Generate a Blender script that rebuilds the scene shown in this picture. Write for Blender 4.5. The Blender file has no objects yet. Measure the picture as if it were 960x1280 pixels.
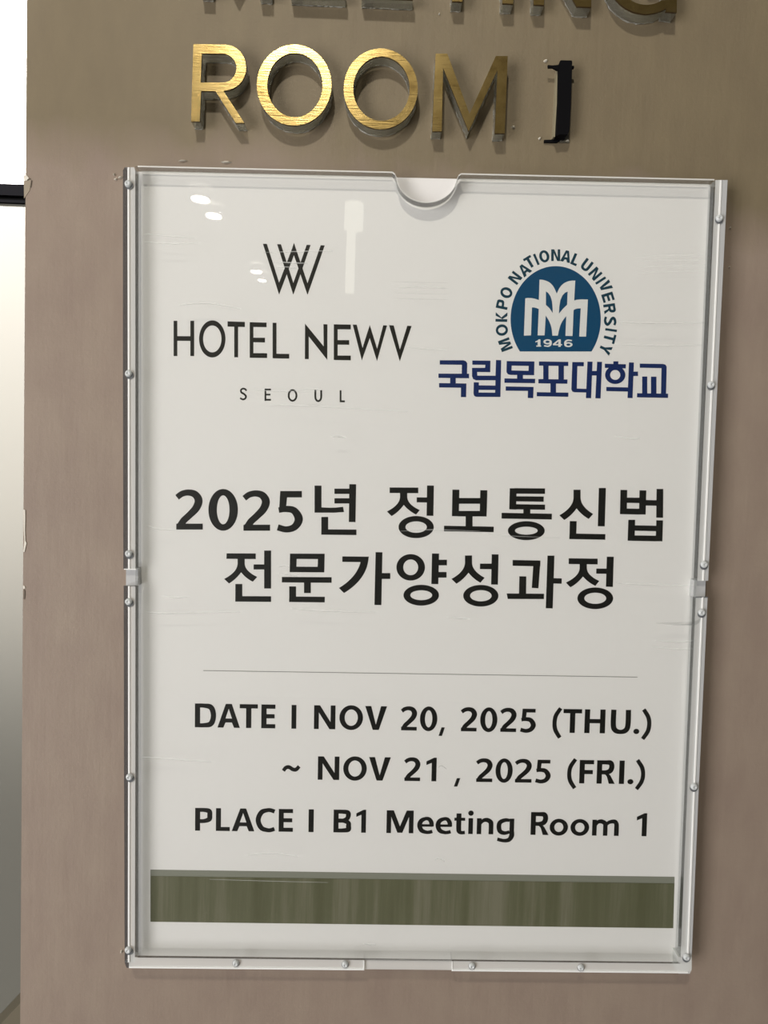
import bpy, bmesh, math, random
from mathutils import Vector, Matrix
from mathutils.geometry import tessellate_polygon
random.seed(7)
S = bpy.context.scene
COL = S.collection

# ------------------------------------------------------------------ camera, world, exposure, room lights
MM = 0.001
F = 887.0                                    # focal length in pixels of the 960 x 1280 frame
RX, RY, RZ = 5.42e-2, -8.4e-3, 1.88e-2       # solved from the four corners of the A3 sheet
T = Vector((-126.98, -175.93, 366.74))
TILT = 0.0150                                # the sheet hangs a little askew on the wall
Y_PAPER = -0.0035
ZC = 1.45
def rotm(a, b, c): return (Matrix.Rotation(a, 3, 'X') @ Matrix.Rotation(b, 3, 'Y') @ Matrix.Rotation(c, 3, 'Z'))
Rm = rotm(RX, RY, RZ)
_c, _s = math.cos(TILT), math.sin(TILT)
# sheet coordinates (mm: x right, y down, z into the wall, origin top left corner of the sheet) -> world
def sheet2world(v, point=True):
    x, y, z = v
    if point: x -= 148.5; y -= 210.0
    X = x*_c + y*_s; D = -x*_s + y*_c
    if point: return Vector((X*MM, z*MM + Y_PAPER, ZC - D*MM))
    return Vector((X, z, -D))
cam_sheet = -(Rm.transposed() @ T)
CAM = sheet2world(cam_sheet)
ax_r = sheet2world(Rm.transposed() @ Vector((1, 0, 0)), False)
ax_d = sheet2world(Rm.transposed() @ Vector((0, 1, 0)), False)
ax_f = sheet2world(Rm.transposed() @ Vector((0, 0, 1)), False)
cd = bpy.data.cameras.new('camera'); cam = bpy.data.objects.new('camera', cd); COL.objects.link(cam)
M = Matrix.Identity(4)
for i in range(3):
    M[i][0] = ax_r[i]; M[i][1] = -ax_d[i]; M[i][2] = -ax_f[i]; M[i][3] = CAM[i]
cam.matrix_world = M
cd.sensor_fit = 'HORIZONTAL'; cd.sensor_width = 24.0; cd.lens = F/960*24.0; cd.clip_start = 0.02
S.camera = cam
def P(px, py, y=Y_PAPER):
    """point of the plane Y = y that the photograph shows at (px, py)"""
    d = ax_r*((px-480)/F) + ax_d*((py-640)/F) + ax_f
    t = (y - CAM.y)/d.y
    return CAM + d*t

w = bpy.data.worlds.new('world'); S.world = w; w.use_nodes = True
w.node_tree.nodes['Background'].inputs[0].default_value = (0.85, 0.83, 0.80, 1)
w.node_tree.nodes['Background'].inputs[1].default_value = 0.95
S.view_settings.view_transform = 'Standard'; S.view_settings.look = 'None'
S.view_settings.exposure = -0.04; S.view_settings.gamma = 1.0; S.view_settings.use_curve_mapping = False

CEIL = 2.42
def area(name, loc, aim, size, power, col, shape='DISK'):
    l = bpy.data.lights.new(name, 'AREA'); l.shape = shape; l.size = size; l.energy = power; l.color = col
    if shape == 'RECTANGLE': l.size_y = size*1.8
    o = bpy.data.objects.new(name, l); COL.objects.link(o); o.location = loc
    o.rotation_euler = (Vector(aim)-Vector(loc)).to_track_quat('-Z', 'Y').to_euler()
    return o
area('key_downlight', (-0.205, -0.92, CEIL-0.03), (0, 0, 1.45), 0.07, 5.8, (1.0, 0.93, 0.80))
area('fill_left', (-1.50, -1.50, 1.10), (0.0, 0, 1.36), 0.90, 33.0, (1.0, 0.965, 0.955), 'RECTANGLE')
# wall washer inside the recess on the left
sp = bpy.data.lights.new('recess_spot', 'SPOT'); sp.energy = 150; sp.spot_size = math.radians(60); sp.spot_blend = 0.6
sp.shadow_soft_size = 0.05; sp.color = (1.0, 0.95, 0.95)
so = bpy.data.objects.new('recess_spot', sp); COL.objects.link(so); so.location = (-0.62, -0.35, 2.10)
so.rotation_euler = (Vector((-0.45, 0.30, 1.80))-Vector(so.location)).to_track_quat('-Z', 'Y').to_euler()

# ------------------------------------------------------------------ materials
def mat(name, col, rough=0.5, metal=0.0, spec=0.5, bump=None, **kw):
    m = bpy.data.materials.new(name); m.use_nodes = True
    b = m.node_tree.nodes['Principled BSDF']
    b.inputs['Base Color'].default_value = (*col, 1); b.inputs['Roughness'].default_value = rough
    b.inputs['Metallic'].default_value = metal; b.inputs['Specular IOR Level'].default_value = spec
    for k, v in kw.items(): b.inputs[k].default_value = v
    if bump:
        add_noise_bump(m, *bump)
    return m
def N(m, t): return m.node_tree.nodes.new(t)
def L(m, a, b): m.node_tree.links.new(a, b)
def add_noise_bump(m, scale, strength, dist=0.0002, stretch=(1, 1, 1)):
    tc = N(m, 'ShaderNodeTexCoord'); mp = N(m, 'ShaderNodeMapping'); mp.inputs['Scale'].default_value = stretch
    nz = N(m, 'ShaderNodeTexNoise'); nz.inputs['Scale'].default_value = scale; nz.inputs['Detail'].default_value = 6
    bp = N(m, 'ShaderNodeBump'); bp.inputs['Strength'].default_value = strength; bp.inputs['Distance'].default_value = dist
    L(m, tc.outputs['Object'], mp.inputs['Vector']); L(m, mp.outputs[0], nz.inputs['Vector'])
    L(m, nz.outputs['Fac'], bp.inputs['Height'])
    L(m, bp.outputs[0], m.node_tree.nodes['Principled BSDF'].inputs['Normal'])
def ramp(m, fac, stops):
    r = N(m, 'ShaderNodeValToRGB'); e = r.color_ramp.elements
    while len(e) > 1: e.remove(e[0])
    e[0].position = stops[0][0]; e[0].color = (*stops[0][1], 1)
    for p, c in stops[1:]:
        x = e.new(p); x.color = (*c, 1)
    L(m, fac, r.inputs[0]); return r
def s2l(r, g, b):
    f = lambda c: (c/255/12.92) if c/255 <= 0.04045 else ((c/255+0.055)/1.055)**2.4
    return (f(r), f(g), f(b))

def wall_paint():
    m = mat('wall_paint', (0.3, 0.25, 0.2), 0.55, spec=0.35)
    b = m.node_tree.nodes['Principled BSDF']
    tc = N(m, 'ShaderNodeTexCoord'); sep = N(m, 'ShaderNodeSeparateXYZ'); L(m, tc.outputs['Object'], sep.inputs[0])
    def noise(scale, stretch, detail=5, rough=0.55):
        mp = N(m, 'ShaderNodeMapping'); mp.inputs['Scale'].default_value = stretch
        n = N(m, 'ShaderNodeTexNoise'); n.inputs['Scale'].default_value = scale; n.inputs['Detail'].default_value = detail
        n.inputs['Roughness'].default_value = rough
        L(m, tc.outputs['Object'], mp.inputs[0]); L(m, mp.outputs[0], n.inputs['Vector']); return n
    def mth(op, a, b_, c=None):
        n = N(m, 'ShaderNodeMath'); n.operation = op
        for i, v in enumerate((a, b_, c)):
            if v is None: continue
            if hasattr(v, 'type') or hasattr(v, 'is_linked'): L(m, v, n.inputs[i])
            else: n.inputs[i].default_value = v
        return n.outputs[0]
    big = noise(7, (1, 1, 1), 3); mid = noise(38, (1.6, 1, 0.7), 5)
    # ragged edge of the touched-up upper coat, level with the top of the holder
    h = mth('ADD', sep.outputs['Z'], mth('MULTIPLY', sep.outputs['X'], 0.10))
    h = mth('ADD', h, mth('MULTIPLY', mth('SUBTRACT', big.outputs['Fac'], 0.5), 0.07))
    h = mth('ADD', h, mth('MULTIPLY', mth('SUBTRACT', mid.outputs['Fac'], 0.5), 0.03))
    mr = N(m, 'ShaderNodeMapRange'); mr.inputs['From Min'].default_value = WALL_LINE-0.012; mr.inputs['From Max'].default_value = WALL_LINE+0.012
    L(m, h, mr.inputs['Value'])
    lo = ramp(m, mid.outputs['Fac'], [(0.30, s2l(143, 127, 115)), (0.70, s2l(152, 137, 123))])
    hi = ramp(m, mid.outputs['Fac'], [(0.30, s2l(120, 108, 87)), (0.70, s2l(127, 115, 92))])
    mx = N(m, 'ShaderNodeMixRGB'); L(m, mr.outputs[0], mx.inputs[0]); L(m, lo.outputs[0], mx.inputs[1]); L(m, hi.outputs[0], mx.inputs[2])
    L(m, mx.outputs[0], b.inputs['Base Color'])
    # brush marks (upright, and crosswise) and roller stipple
    v = noise(240, (1, 1, 0.10), 4); hz = noise(230, (0.12, 1, 1), 3); st = noise(520, (1, 1, 1), 2)
    s = mth('ADD', mth('MULTIPLY', v.outputs['Fac'], 0.8), mth('MULTIPLY', hz.outputs['Fac'], 0.7))
    s = mth('ADD', s, mth('MULTIPLY', st.outputs['Fac'], 0.5))
    s = mth('ADD', s, mth('MULTIPLY', mid.outputs['Fac'], 1.2))
    bp = N(m, 'ShaderNodeBump'); bp.inputs['Strength'].default_value = 0.24; bp.inputs['Distance'].default_value = 0.0008
    L(m, s, bp.inputs['Height']); L(m, bp.outputs[0], b.inputs['Normal'])
    return m
WALL_LINE = P(300, 222, 0).z
M_WALL = wall_paint()

def clear(name, tint, reflect_rough=0.02, ior=1.49, body=0.0, body_col=(0.6, 0.6, 0.6), bump=None):
    m = bpy.data.materials.new(name); m.use_nodes = True; nt = m.node_tree; nt.nodes.clear()
    out = N(m, 'ShaderNodeOutputMaterial'); tr = N(m, 'ShaderNodeBsdfTransparent'); tr.inputs[0].default_value = (*tint, 1)
    gl = N(m, 'ShaderNodeBsdfGlossy'); gl.inputs['Roughness'].default_value = reflect_rough
    # Schlick reflectance, the same from either side of the sheet
    r0 = ((ior-1)/(ior+1))**2
    lw = N(m, 'ShaderNodeLayerWeight'); lw.inputs['Blend'].default_value = 0.5
    pw = N(m, 'ShaderNodeMath'); pw.operation = 'POWER'; pw.inputs[1].default_value = 5.0; L(m, lw.outputs['Facing'], pw.inputs[0])
    fr = N(m, 'ShaderNodeMath'); fr.operation = 'MULTIPLY_ADD'; fr.inputs[1].default_value = 1-r0; fr.inputs[2].default_value = r0; L(m, pw.outputs[0], fr.inputs[0])
    mx = N(m, 'ShaderNodeMixShader')
    src = tr.outputs[0]
    if body > 0:
        df = N(m, 'ShaderNodeBsdfDiffuse'); df.inputs[0].default_value = (*body_col, 1)
        m2 = N(m, 'ShaderNodeMixShader'); m2.inputs[0].default_value = body
        L(m, tr.outputs[0], m2.inputs[1]); L(m, df.outputs[0], m2.inputs[2]); src = m2.outputs[0]
    L(m, fr.outputs[0], mx.inputs[0]); L(m, src, mx.inputs[1]); L(m, gl.outputs[0], mx.inputs[2]); L(m, mx.outputs[0], out.inputs[0])
    if bump:
        tc = N(m, 'ShaderNodeTexCoord'); mp = N(m, 'ShaderNodeMapping'); mp.inputs['Scale'].default_value = bump[2]
        nz = N(m, 'ShaderNodeTexNoise'); nz.inputs['Scale'].default_value = bump[0]; nz.inputs['Detail'].default_value = 4
        bp = N(m, 'ShaderNodeBump'); bp.inputs['Strength'].default_value = bump[1]; bp.inputs['Distance'].default_value = 0.001
        L(m, tc.outputs['Object'], mp.inputs[0]); L(m, mp.outputs[0], nz.inputs['Vector']); L(m, nz.outputs['Fac'], bp.inputs['Height'])
        L(m, bp.outputs[0], gl.inputs['Normal'])
    return m

def brass_mat():
    m = mat('brushed_brass', (0.55, 0.38, 0.13), 0.235, 1.0)
    b = m.node_tree.nodes['Principled BSDF']
    tc = N(m, 'ShaderNodeTexCoord')
    n = N(m, 'ShaderNodeTexNoise'); n.inputs['Scale'].default_value = 70; n.inputs['Detail'].default_value = 6; n.inputs['Roughness'].default_value = 0.65
    L(m, tc.outputs['Object'], n.inputs['Vector'])
    r = ramp(m, n.outputs['Fac'], [(0.28, (0.18, 0.12, 0.042)), (0.42, (0.33, 0.235, 0.085)), (0.62, (0.42, 0.31, 0.125))])
    L(m, r.outputs[0], b.inputs['Base Color'])
    mp = N(m, 'ShaderNodeMapping'); mp.inputs['Rotation'].default_value = (0, 0.6, 0); mp.inputs['Scale'].default_value = (0.06, 1, 1)
    n2 = N(m, 'ShaderNodeTexNoise'); n2.inputs['Scale'].default_value = 1800; n2.inputs['Detail'].default_value = 3
    L(m, tc.outputs['Object'], mp.inputs[0]); L(m, mp.outputs[0], n2.inputs['Vector'])
    bp = N(m, 'ShaderNodeBump'); bp.inputs['Strength'].default_value = 0.25; bp.inputs['Distance'].default_value = 0.0002
    L(m, n2.outputs['Fac'], bp.inputs['Height']); L(m, bp.outputs[0], b.inputs['Normal'])
    return m
M_BRASS = brass_mat()
M_BRASS_EDGE = mat('brass_edge', (0.10, 0.065, 0.03), 0.4, 0.7)
M_BODY = clear('letter_acrylic', (0.84, 0.83, 0.78), 0.10, 1.6, body=0.16, body_col=(0.55, 0.53, 0.45), bump=(500, 0.8, (1, 1, 1)))
M_GLUE = clear('glue_bead', (0.8, 0.8, 0.75), 0.12, 3.0, body=0.4, body_col=(0.85, 0.84, 0.74), bump=(1500, 1.0, (1, 1, 1)))
M_BLACK = mat('black_foam', (0.004, 0.004, 0.005), 0.8, spec=0.08)
def paper_mat():
    m = mat('paper', (0.86, 0.85, 0.845), 0.5, spec=0.3)
    add_noise_bump(m, 9, 0.25, 0.002, (0.6, 1, 1.6))
    return m
M_PAPER = paper_mat()
M_INK = mat('black_ink', (0.008, 0.008, 0.007), 0.45, spec=0.3)
M_INK2 = mat('warm_black_ink', (0.013, 0.012, 0.009), 0.45, spec=0.3)
M_NAVY = mat('navy_ink', (0.006, 0.022, 0.115), 0.45, spec=0.3)
M_TEAL = mat('teal_ink', (0.004, 0.065, 0.155), 0.45, spec=0.3)
M_TEALTXT = mat('dark_teal_ink', (0.006, 0.045, 0.075), 0.45, spec=0.3)
M_PWHITE = mat('unprinted_white', (0.80, 0.80, 0.79), 0.5, spec=0.3)
M_LINE = mat('grey_rule_ink', (0.30, 0.30, 0.28), 0.5)
def olive_mat():
    m = mat('olive_ink_reflections', (0.1, 0.1, 0.06), 0.45)
    b = m.node_tree.nodes['Principled BSDF']
    tc = N(m, 'ShaderNodeTexCoord'); mp = N(m, 'ShaderNodeMapping'); mp.inputs['Scale'].default_value = (1, 1, 0.04)
    n = N(m, 'ShaderNodeTexNoise'); n.inputs['Scale'].default_value = 55; n.inputs['Detail'].default_value = 6; n.inputs['Roughness'].default_value = 0.7
    L(m, tc.outputs['Object'], mp.inputs[0]); L(m, mp.outputs[0], n.inputs['Vector'])
    r = ramp(m, n.outputs['Fac'], [(0.34, s2l(88, 89, 64)), (0.50, s2l(101, 102, 78)), (0.64, s2l(124, 122, 103))])  # upright streaks are mirrored reflections painted into the ink colour
    L(m, r.outputs[0], b.inputs['Base Color']); return m
M_OLIVE = olive_mat()
M_OLIVE_TOP = mat('grey_band_ink', s2l(136, 138, 126), 0.5)
M_SHEET = clear('clear_acrylic_sheet', (0.985, 0.99, 0.985), 0.015, 1.49, bump=(5.0, 0.06, (0.5, 1, 2.0)))
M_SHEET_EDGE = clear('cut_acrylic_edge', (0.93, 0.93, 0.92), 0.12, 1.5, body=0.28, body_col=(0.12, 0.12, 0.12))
M_RIM_DARK = clear('rim_shaded', (0.72, 0.74, 0.76), 0.10, 1.5, body=0.30, body_col=(0.10, 0.105, 0.12))  # left rails' rim, its shade put into a darker tint
M_RAIL = clear('pale_plastic_rail', (0.97, 0.98, 0.98), 0.12, 1.5, body=0.54, body_col=(0.95, 0.97, 0.96))
M_RIMPALE = mat('pale_rim', (0.52, 0.53, 0.54), 0.25)  # right rails' rim, same part painted pale as lit; also the gap pieces
M_EDGE_LIT = clear('side_edge_lit', (0.97, 0.975, 0.975), 0.15, 1.5, body=0.20, body_col=(0.30, 0.32, 0.32))  # paler copy of the same cut edge, light put in its colour
M_NOTCH = clear('notch_edge_shaded', (0.6, 0.6, 0.6), 0.08, 1.6, body=0.62, body_col=(0.10, 0.10, 0.10))  # darker copy of the cut edge, shade put in its colour
M_BEAD = mat('white_ridge', (0.93, 0.94, 0.93), 0.18)
M_STUD = mat('clear_stud', (0.60, 0.63, 0.64), 0.06, bump=(900, 0.5, 0.0004))
M_STUDRING = mat('stud_ring', (0.16, 0.17, 0.18), 0.15)
M_SCR = clear('scratch', (1, 1, 1), 0.2, 1.3, body=0.42, body_col=(0.85, 0.87, 0.85))
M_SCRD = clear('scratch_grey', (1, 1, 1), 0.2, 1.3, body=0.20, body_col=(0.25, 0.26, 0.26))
M_CHIP = mat('bare_plaster', (0.80, 0.76, 0.68), 0.8)
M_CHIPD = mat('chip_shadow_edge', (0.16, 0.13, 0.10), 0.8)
M_WHITEWALL = mat('white_wall', (0.82, 0.80, 0.77), 0.6)
M_DOOR = mat('frosted_glass', (0.175, 0.173, 0.15), 0.6, spec=0.2)
M_RAILBLK = mat('black_metal', (0.0015, 0.0015, 0.0015), 0.8, spec=0.0)
M_RAILGRY = mat('dark_grey_metal', (0.0045, 0.0045, 0.005), 0.8, spec=0.0)
M_CEIL = mat('ceiling_paint', (0.22, 0.215, 0.20), 0.8)
M_FLOOR = mat('floor_tile', (0.18, 0.165, 0.15), 0.35)
M_OPP = mat('corridor_paint', (0.30, 0.30, 0.27), 0.7)
def emit(name, col, st):
    m = bpy.data.materials.new(name); m.use_nodes = True; nt = m.node_tree; nt.nodes.clear()
    o = N(m, 'ShaderNodeOutputMaterial'); e = N(m, 'ShaderNodeEmission'); e.inputs[0].default_value = (*col, 1); e.inputs[1].default_value = st
    L(m, e.outputs[0], o.inputs[0]); return m
M_LAMP = emit('lamp_glow', (1.0, 0.95, 0.84), 90)
M_PANEL = emit('lit_panel', (1.0, 0.98, 0.84), 2.2)

# ------------------------------------------------------------------ mesh helpers
def link(name, verts, faces, m, parent=None, mats=None, fmat=None, smooth=False):
    me = bpy.data.meshes.new(name); me.from_pydata([tuple(v) for v in verts], [], faces)
    for x in (mats or [m]): me.materials.append(x)
    if fmat:
        for p, k in zip(me.polygons, fmat): p.material_index = k
    if smooth:
        for p in me.polygons: p.use_smooth = True
    me.update()
    o = bpy.data.objects.new(name, me); COL.objects.link(o)
    if parent:
        o.parent = parent; o.matrix_parent_inverse = Matrix.Translation(-parent.location)
    return o
def empty(name, loc): 
    o = bpy.data.objects.new(name, None); o.location = loc; o.empty_display_size = 0.02; COL.objects.link(o); return o
def tag(o, label=None, cat=None, group=None, kind=None):
    if label: o['label'] = label
    if cat: o['category'] = cat
    if group: o['group'] = group
    if kind: o['kind'] = kind
    return o
class MB:
    def __init__(s): s.v = []; s.f = []; s.m = []
    def add(s, vs, fs, k=0):
        o = len(s.v); s.v += list(vs); s.f += [tuple(i+o for i in f) for f in fs]; s.m += [k]*len(fs)
    def box(s, a, b, k=0):
        (x0, y0, z0), (x1, y1, z1) = a, b
        vs = [Vector((x, y, z)) for x in (x0, x1) for y in (y0, y1) for z in (z0, z1)]
        s.add(vs, [(0, 1, 3, 2), (4, 6, 7, 5), (0, 4, 5, 1), (2, 3, 7, 6), (0, 2, 6, 4), (1, 5, 7, 3)], k)
    def prism(s, loops, yf, yb, kf=0, ks=0, plane=None, backface=True, inset_back=None):
        """loops of pixel points on the front plane (outer first, then holes) extruded straight back to yb"""
        fl = [[P(x, y, plane if plane is not None else yf) for x, y in lp] for lp in loops]
        flat = [p for lp in fl for p in lp]
        tri = tessellate_polygon([[Vector((p.x, p.z, 0)) for p in lp] for lp in fl])
        s.add([Vector((p.x, yf, p.z)) for p in flat], tri, kf)
        if backface: s.add([Vector((p.x, yb, p.z)) for p in flat], [t[::-1] for t in tri], kf)
        for lp in fl:
            n = len(lp)
            vs = [Vector((p.x, yf, p.z)) for p in lp] + [Vector((p.x, yb, p.z)) for p in lp]
            s.add(vs, [(i, (i+1) % n, n+(i+1) % n, n+i) for i in range(n)], ks)
    def build(s, name, mats, parent=None, smooth=False):
        mats = mats if isinstance(mats, list) else [mats]
        o = link(name, s.v, s.f, None, parent, mats, s.m, smooth)
        bm = bmesh.new(); bm.from_mesh(o.data); bmesh.ops.remove_doubles(bm, verts=bm.verts, dist=1e-7)
        bmesh.ops.recalc_face_normals(bm, faces=bm.faces); bm.to_mesh(o.data); bm.free()
        return o
def ell(cx, cy, rx, ry, n=48, a0=0, a1=360):
    full = abs(a1-a0) >= 360
    return [(cx+rx*math.cos(math.radians(a0+(a1-a0)*i/(n if full else n-1))), cy+ry*math.sin(math.radians(a0+(a1-a0)*i/(n if full else n-1)))) for i in range(n)]
def quad(p0, c, p1, n=8):
    return [((1-t)**2*p0[0]+2*t*(1-t)*c[0]+t*t*p1[0], (1-t)**2*p0[1]+2*t*(1-t)*c[1]+t*t*p1[1]) for t in [i/n for i in range(n+1)]]
def catmull(pts, n=7):
    q = [pts[0]]+list(pts)+[pts[-1]]; out = []
    for i in range(1, len(q)-2):
        for k in range(n):
            t = k/n
            out.append(tuple(0.5*((2*b)+(-a+c)*t+(2*a-5*b+4*c-d)*t*t+(-a+3*b-3*c+d)*t**3) for a, b, c, d in zip(q[i-1], q[i], q[i+1], q[i+2])))
    out.append(tuple(pts[-1])); return out

class Print:
    """flat ink on the sheet; shapes are given in a local frame f(x,y) -> pixel"""
    def __init__(s, f=lambda x, y: (x, y), plane=Y_PAPER-0.00006):
        s.mb = MB(); s.f = f; s.k = 0; s.pl = plane
    def _y(s): s.k += 1; return s.pl - s.k*1.5e-6
    def poly(s, pts, *holes, k=0):
        y = s._y(); lps = [[P(*s.f(*p), s.pl) for p in lp] for lp in (pts, *holes)]
        tri = tessellate_polygon([[Vector((p.x, p.z, 0)) for p in lp] for lp in lps])
        flat = [p for lp in lps for p in lp]
        s.mb.add([Vector((p.x, y, p.z)) for p in flat], tri, k)
    def rect(s, x0, y0, x1, y1, k=0): s.poly([(x0, y0), (x1, y0), (x1, y1), (x0, y1)], k=k)
    def ring(s, cx, cy, rx, ry, ix, iy, n=40, k=0):
        y = s._y(); o = ell(cx, cy, rx, ry, n); i_ = ell(cx, cy, ix, iy, n)
        vs = [P(*s.f(*p), s.pl) for p in o+i_]
        s.mb.add([Vector((p.x, y, p.z)) for p in vs], [(i, (i+1) % n, n+(i+1) % n, n+i) for i in range(n)], k)
    def disc(s, cx, cy, rx, ry, n=24, k=0): s.poly(ell(cx, cy, rx, ry, n), k=k)
    def stroke(s, pts, w=None, smooth=True, k=0, n=7):
        q = [p if len(p) == 3 else (p[0], p[1], w) for p in pts]
        if smooth and len(q) > 2: q = catmull(q, n)
        y = s._y(); A = []; B = []
        for i, p in enumerate(q):
            a = q[max(0, i-1)]; b = q[min(len(q)-1, i+1)]
            dx, dy = b[0]-a[0], b[1]-a[1]; l = math.hypot(dx, dy) or 1
            nx, ny = -dy/l*p[2]/2, dx/l*p[2]/2
            A.append((p[0]+nx, p[1]+ny)); B.append((p[0]-nx, p[1]-ny))
        vs = [P(*s.f(*p), s.pl) for p in A+B]; m_ = len(A)
        s.mb.add([Vector((p.x, y, p.z)) for p in vs], [(i, i+1, m_+i+1, m_+i) for i in range(m_-1)], k)
    def build(s, name, m, parent): 
        o = link(name, s.mb.v, s.mb.f, None, parent, m if isinstance(m, list) else [m], s.mb.m); return o
def crop(ox, oy, sc): return lambda x, y: (ox+x/sc, oy+y/sc)

# ------------------------------------------------------------------ the setting
Z_L = 0.0; X_R = 1.6
e_top = P(31, 0, 0); e_bot = P(27.5, 1280, 0)
wx = (e_top.x+e_bot.x)/2
mb = MB(); mb.box((wx, 0, 0), (X_R, 0.16, 2.42)); wall = mb.build('wall_front', M_WALL); tag(wall, kind='structure')
mb = MB(); mb.box((-2.2, -4.3, -0.04), (X_R, 0.40, 0)); tag(mb.build('floor', M_FLOOR), kind='structure')
mb = MB(); mb.box((-2.2, -4.3, CEIL), (X_R, 0.40, CEIL+0.05)); tag(mb.build('ceiling', M_CEIL), kind='structure')
mb = MB(); mb.box((-2.2, -4.38, 0), (X_R, -4.30, 2.42)); tag(mb.build('wall_back', M_OPP), kind='structure')
mb = MB(); mb.box((X_R, -4.3, 0), (X_R+0.08, 0.16, 2.42)); tag(mb.build('wall_right', M_OPP), kind='structure')
# recess on the left: white wall over a black rail over frosted glass
YB = 0.30
rt = P(10, 232, YB).z; rb = P(10, 254.5, YB).z; r1 = P(10, 246, YB).z
mb = MB(); mb.box((-2.2, YB, rt), (wx+0.35, YB+0.08, 2.42)); tag(mb.build('wall_left', M_WHITEWALL), kind='structure')
mb = MB(); mb.box((-2.2, YB-0.004, r1), (wx+0.35, YB+0.06, rt)); mb.box((-2.2, YB-0.001, rb+0.0025), (wx+0.35, YB+0.05, r1), 1)
mb.box((-2.2, YB-0.003, rb), (wx+0.35, YB+0.05, rb+0.0025)); tag(mb.build('trim_1', [M_RAILGRY, M_RAILBLK]), kind='structure')
mb = MB(); mb.box((-2.2, YB+0.001, 0), (wx+0.35, YB+0.03, rb)); tag(mb.build('door_1', M_DOOR), kind='structure')
# dark olive wedge whose slanting top shows in the lower left corner
mb = MB(); mb.prism([[(-60, 1345), (27, 1252), (60, 1220), (60, 1500), (-60, 1500)]], YB-0.05, YB-0.0); tag(mb.build('trim_2', mat('olive_trim', s2l(105, 98, 80), 0.6)), kind='structure')

# chips in the paint on the wall's edge
def chip(loops, m, name='paint_chip', y=-0.0004):
    b = MB(); b.prism(loops, y, 0.0); return b.build(name, m, wall)
chip([[(29.6, 219), (32.5, 218.5), (36, 222.5), (35, 223.5), (33.5, 225.5), (29.8, 226.5)]], M_CHIP)
chip([[(29.8, 226.5), (33, 225.5), (36.5, 223.3), (38.5, 225), (38, 232), (37, 238), (33, 244), (30, 248)]], mat('chipped_under_coat', s2l(158, 146, 128), 0.7), y=-0.0002)
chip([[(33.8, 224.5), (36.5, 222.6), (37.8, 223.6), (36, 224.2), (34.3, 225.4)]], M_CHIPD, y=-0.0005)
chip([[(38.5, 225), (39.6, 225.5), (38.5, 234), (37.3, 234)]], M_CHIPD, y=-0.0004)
chip([[(29.4, 637), (31.4, 637.5), (31.5, 650), (31.2, 662), (31.6, 676), (33, 679), (30.6, 690), (29.2, 690), (30.5, 676), (29.6, 660)]], M_CHIP)
chip([[(28.8, 732), (31, 733), (31.4, 735.5), (29, 736)]], M_CHIP)
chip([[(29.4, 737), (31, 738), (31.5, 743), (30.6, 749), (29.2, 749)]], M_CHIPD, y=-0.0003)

# ------------------------------------------------------------------ raised wall letters
YF = -0.0085
def stem(x0t, y0, x1t, x0b, y1, x1b): return [(x0t, y0), (x1t, y0), (x1b, y1), (x0b, y1)]
def dome(cx, cy, rx, ry, a0, a1, n=24): return ell(cx, cy, rx, ry, n, a0, a1)
def shrink(lp, k, c): return [(c[0]+(x-c[0])*k, c[1]+(y-c[1])*k) for x, y in lp]
GROUP_TOP = 'raised letters of the upper row'; GROUP_LOW = 'raised letters of the lower row'
def sign_letter(loops, label, group, glue=None):
    xs = [p[0] for p in loops[0]]; ys = [p[1] for p in loops[0]]
    base = P((min(xs)+max(xs))/2, max(ys), YF)
    root = empty('sign_letter', (base.x, 0, base.z)); tag(root, label, 'letter', group)
    b = MB(); b.prism(loops, YF, YF+0.0011, 0, 1); b.build('brass_face', [M_BRASS, M_BRASS_EDGE], root)
    b = MB(); b.prism(loops, YF+0.00112, -0.0009, 0, 0, plane=YF); b.build('acrylic_body', M_BODY, root)
    # uneven bead of clear glue that holds the letter on the wall
    lps = []
    for h, lp in enumerate(loops):
        dense = []
        for i in range(len(lp)):
            a, c = lp[i], lp[(i+1) % len(lp)]; n = max(1, int(math.hypot(c[0]-a[0], c[1]-a[1])/3))
            dense += [(a[0]+(c[0]-a[0])*k/n, a[1]+(c[1]-a[1])*k/n) for k in range(n)]
        lps.append(dense)
    b = MB(); b.prism(lps, -0.0009, 0.0, plane=YF)
    g = b.build('glue_bead', M_GLUE, root)
    for v in g.data.vertices:
        v.co.x += random.uniform(-.00028, .00028); v.co.z += random.uniform(-.00028, .00028)
    return root
c1 = crop(200, 0, 3.4286); c2 = crop(460, 0, 3.4286)
def cc(f, pts): return [f(*p) for p in pts]
# R
outer = [(143, 189), (262, 191)] + dome(278, 289, 91, 98, -88, 88, 18) + [(272, 390), (362, 527), (325, 527), (238, 390), (176, 390), (170, 520), (133, 520)]
inner = [(179, 229), (258, 230)] + dome(268, 292, 60, 62, -80, 88, 14) + [(174, 354)]
sign_letter([cc(c1, outer), cc(c1, inner)], 'gold capital letter R, first of the four big letters in the lower row', GROUP_LOW)
sign_letter([ell(367.7, 106.3, 46.7, 50.6, 64), ell(368.6, 106.3, 34.6, 40.2, 64)], 'brightest gold ring-shaped letter O, between the R and the other O', GROUP_LOW)
sign_letter([ell(475.9, 111, 46.3, 50.4, 64), ell(476.8, 110.8, 35.3, 40.2, 64)], 'gold ring-shaped letter O with the darker letter M on its right', GROUP_LOW)
sign_letter([cc(c2, [(290, 230), (340, 230), (435, 488), (548, 240), (599, 240), (586, 571), (543, 572), (555, 300), (431, 563), (322, 291), (316, 563), (275, 563)])],
            'dark bronze letter M between the second O and the black numeral', GROUP_LOW)
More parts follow.
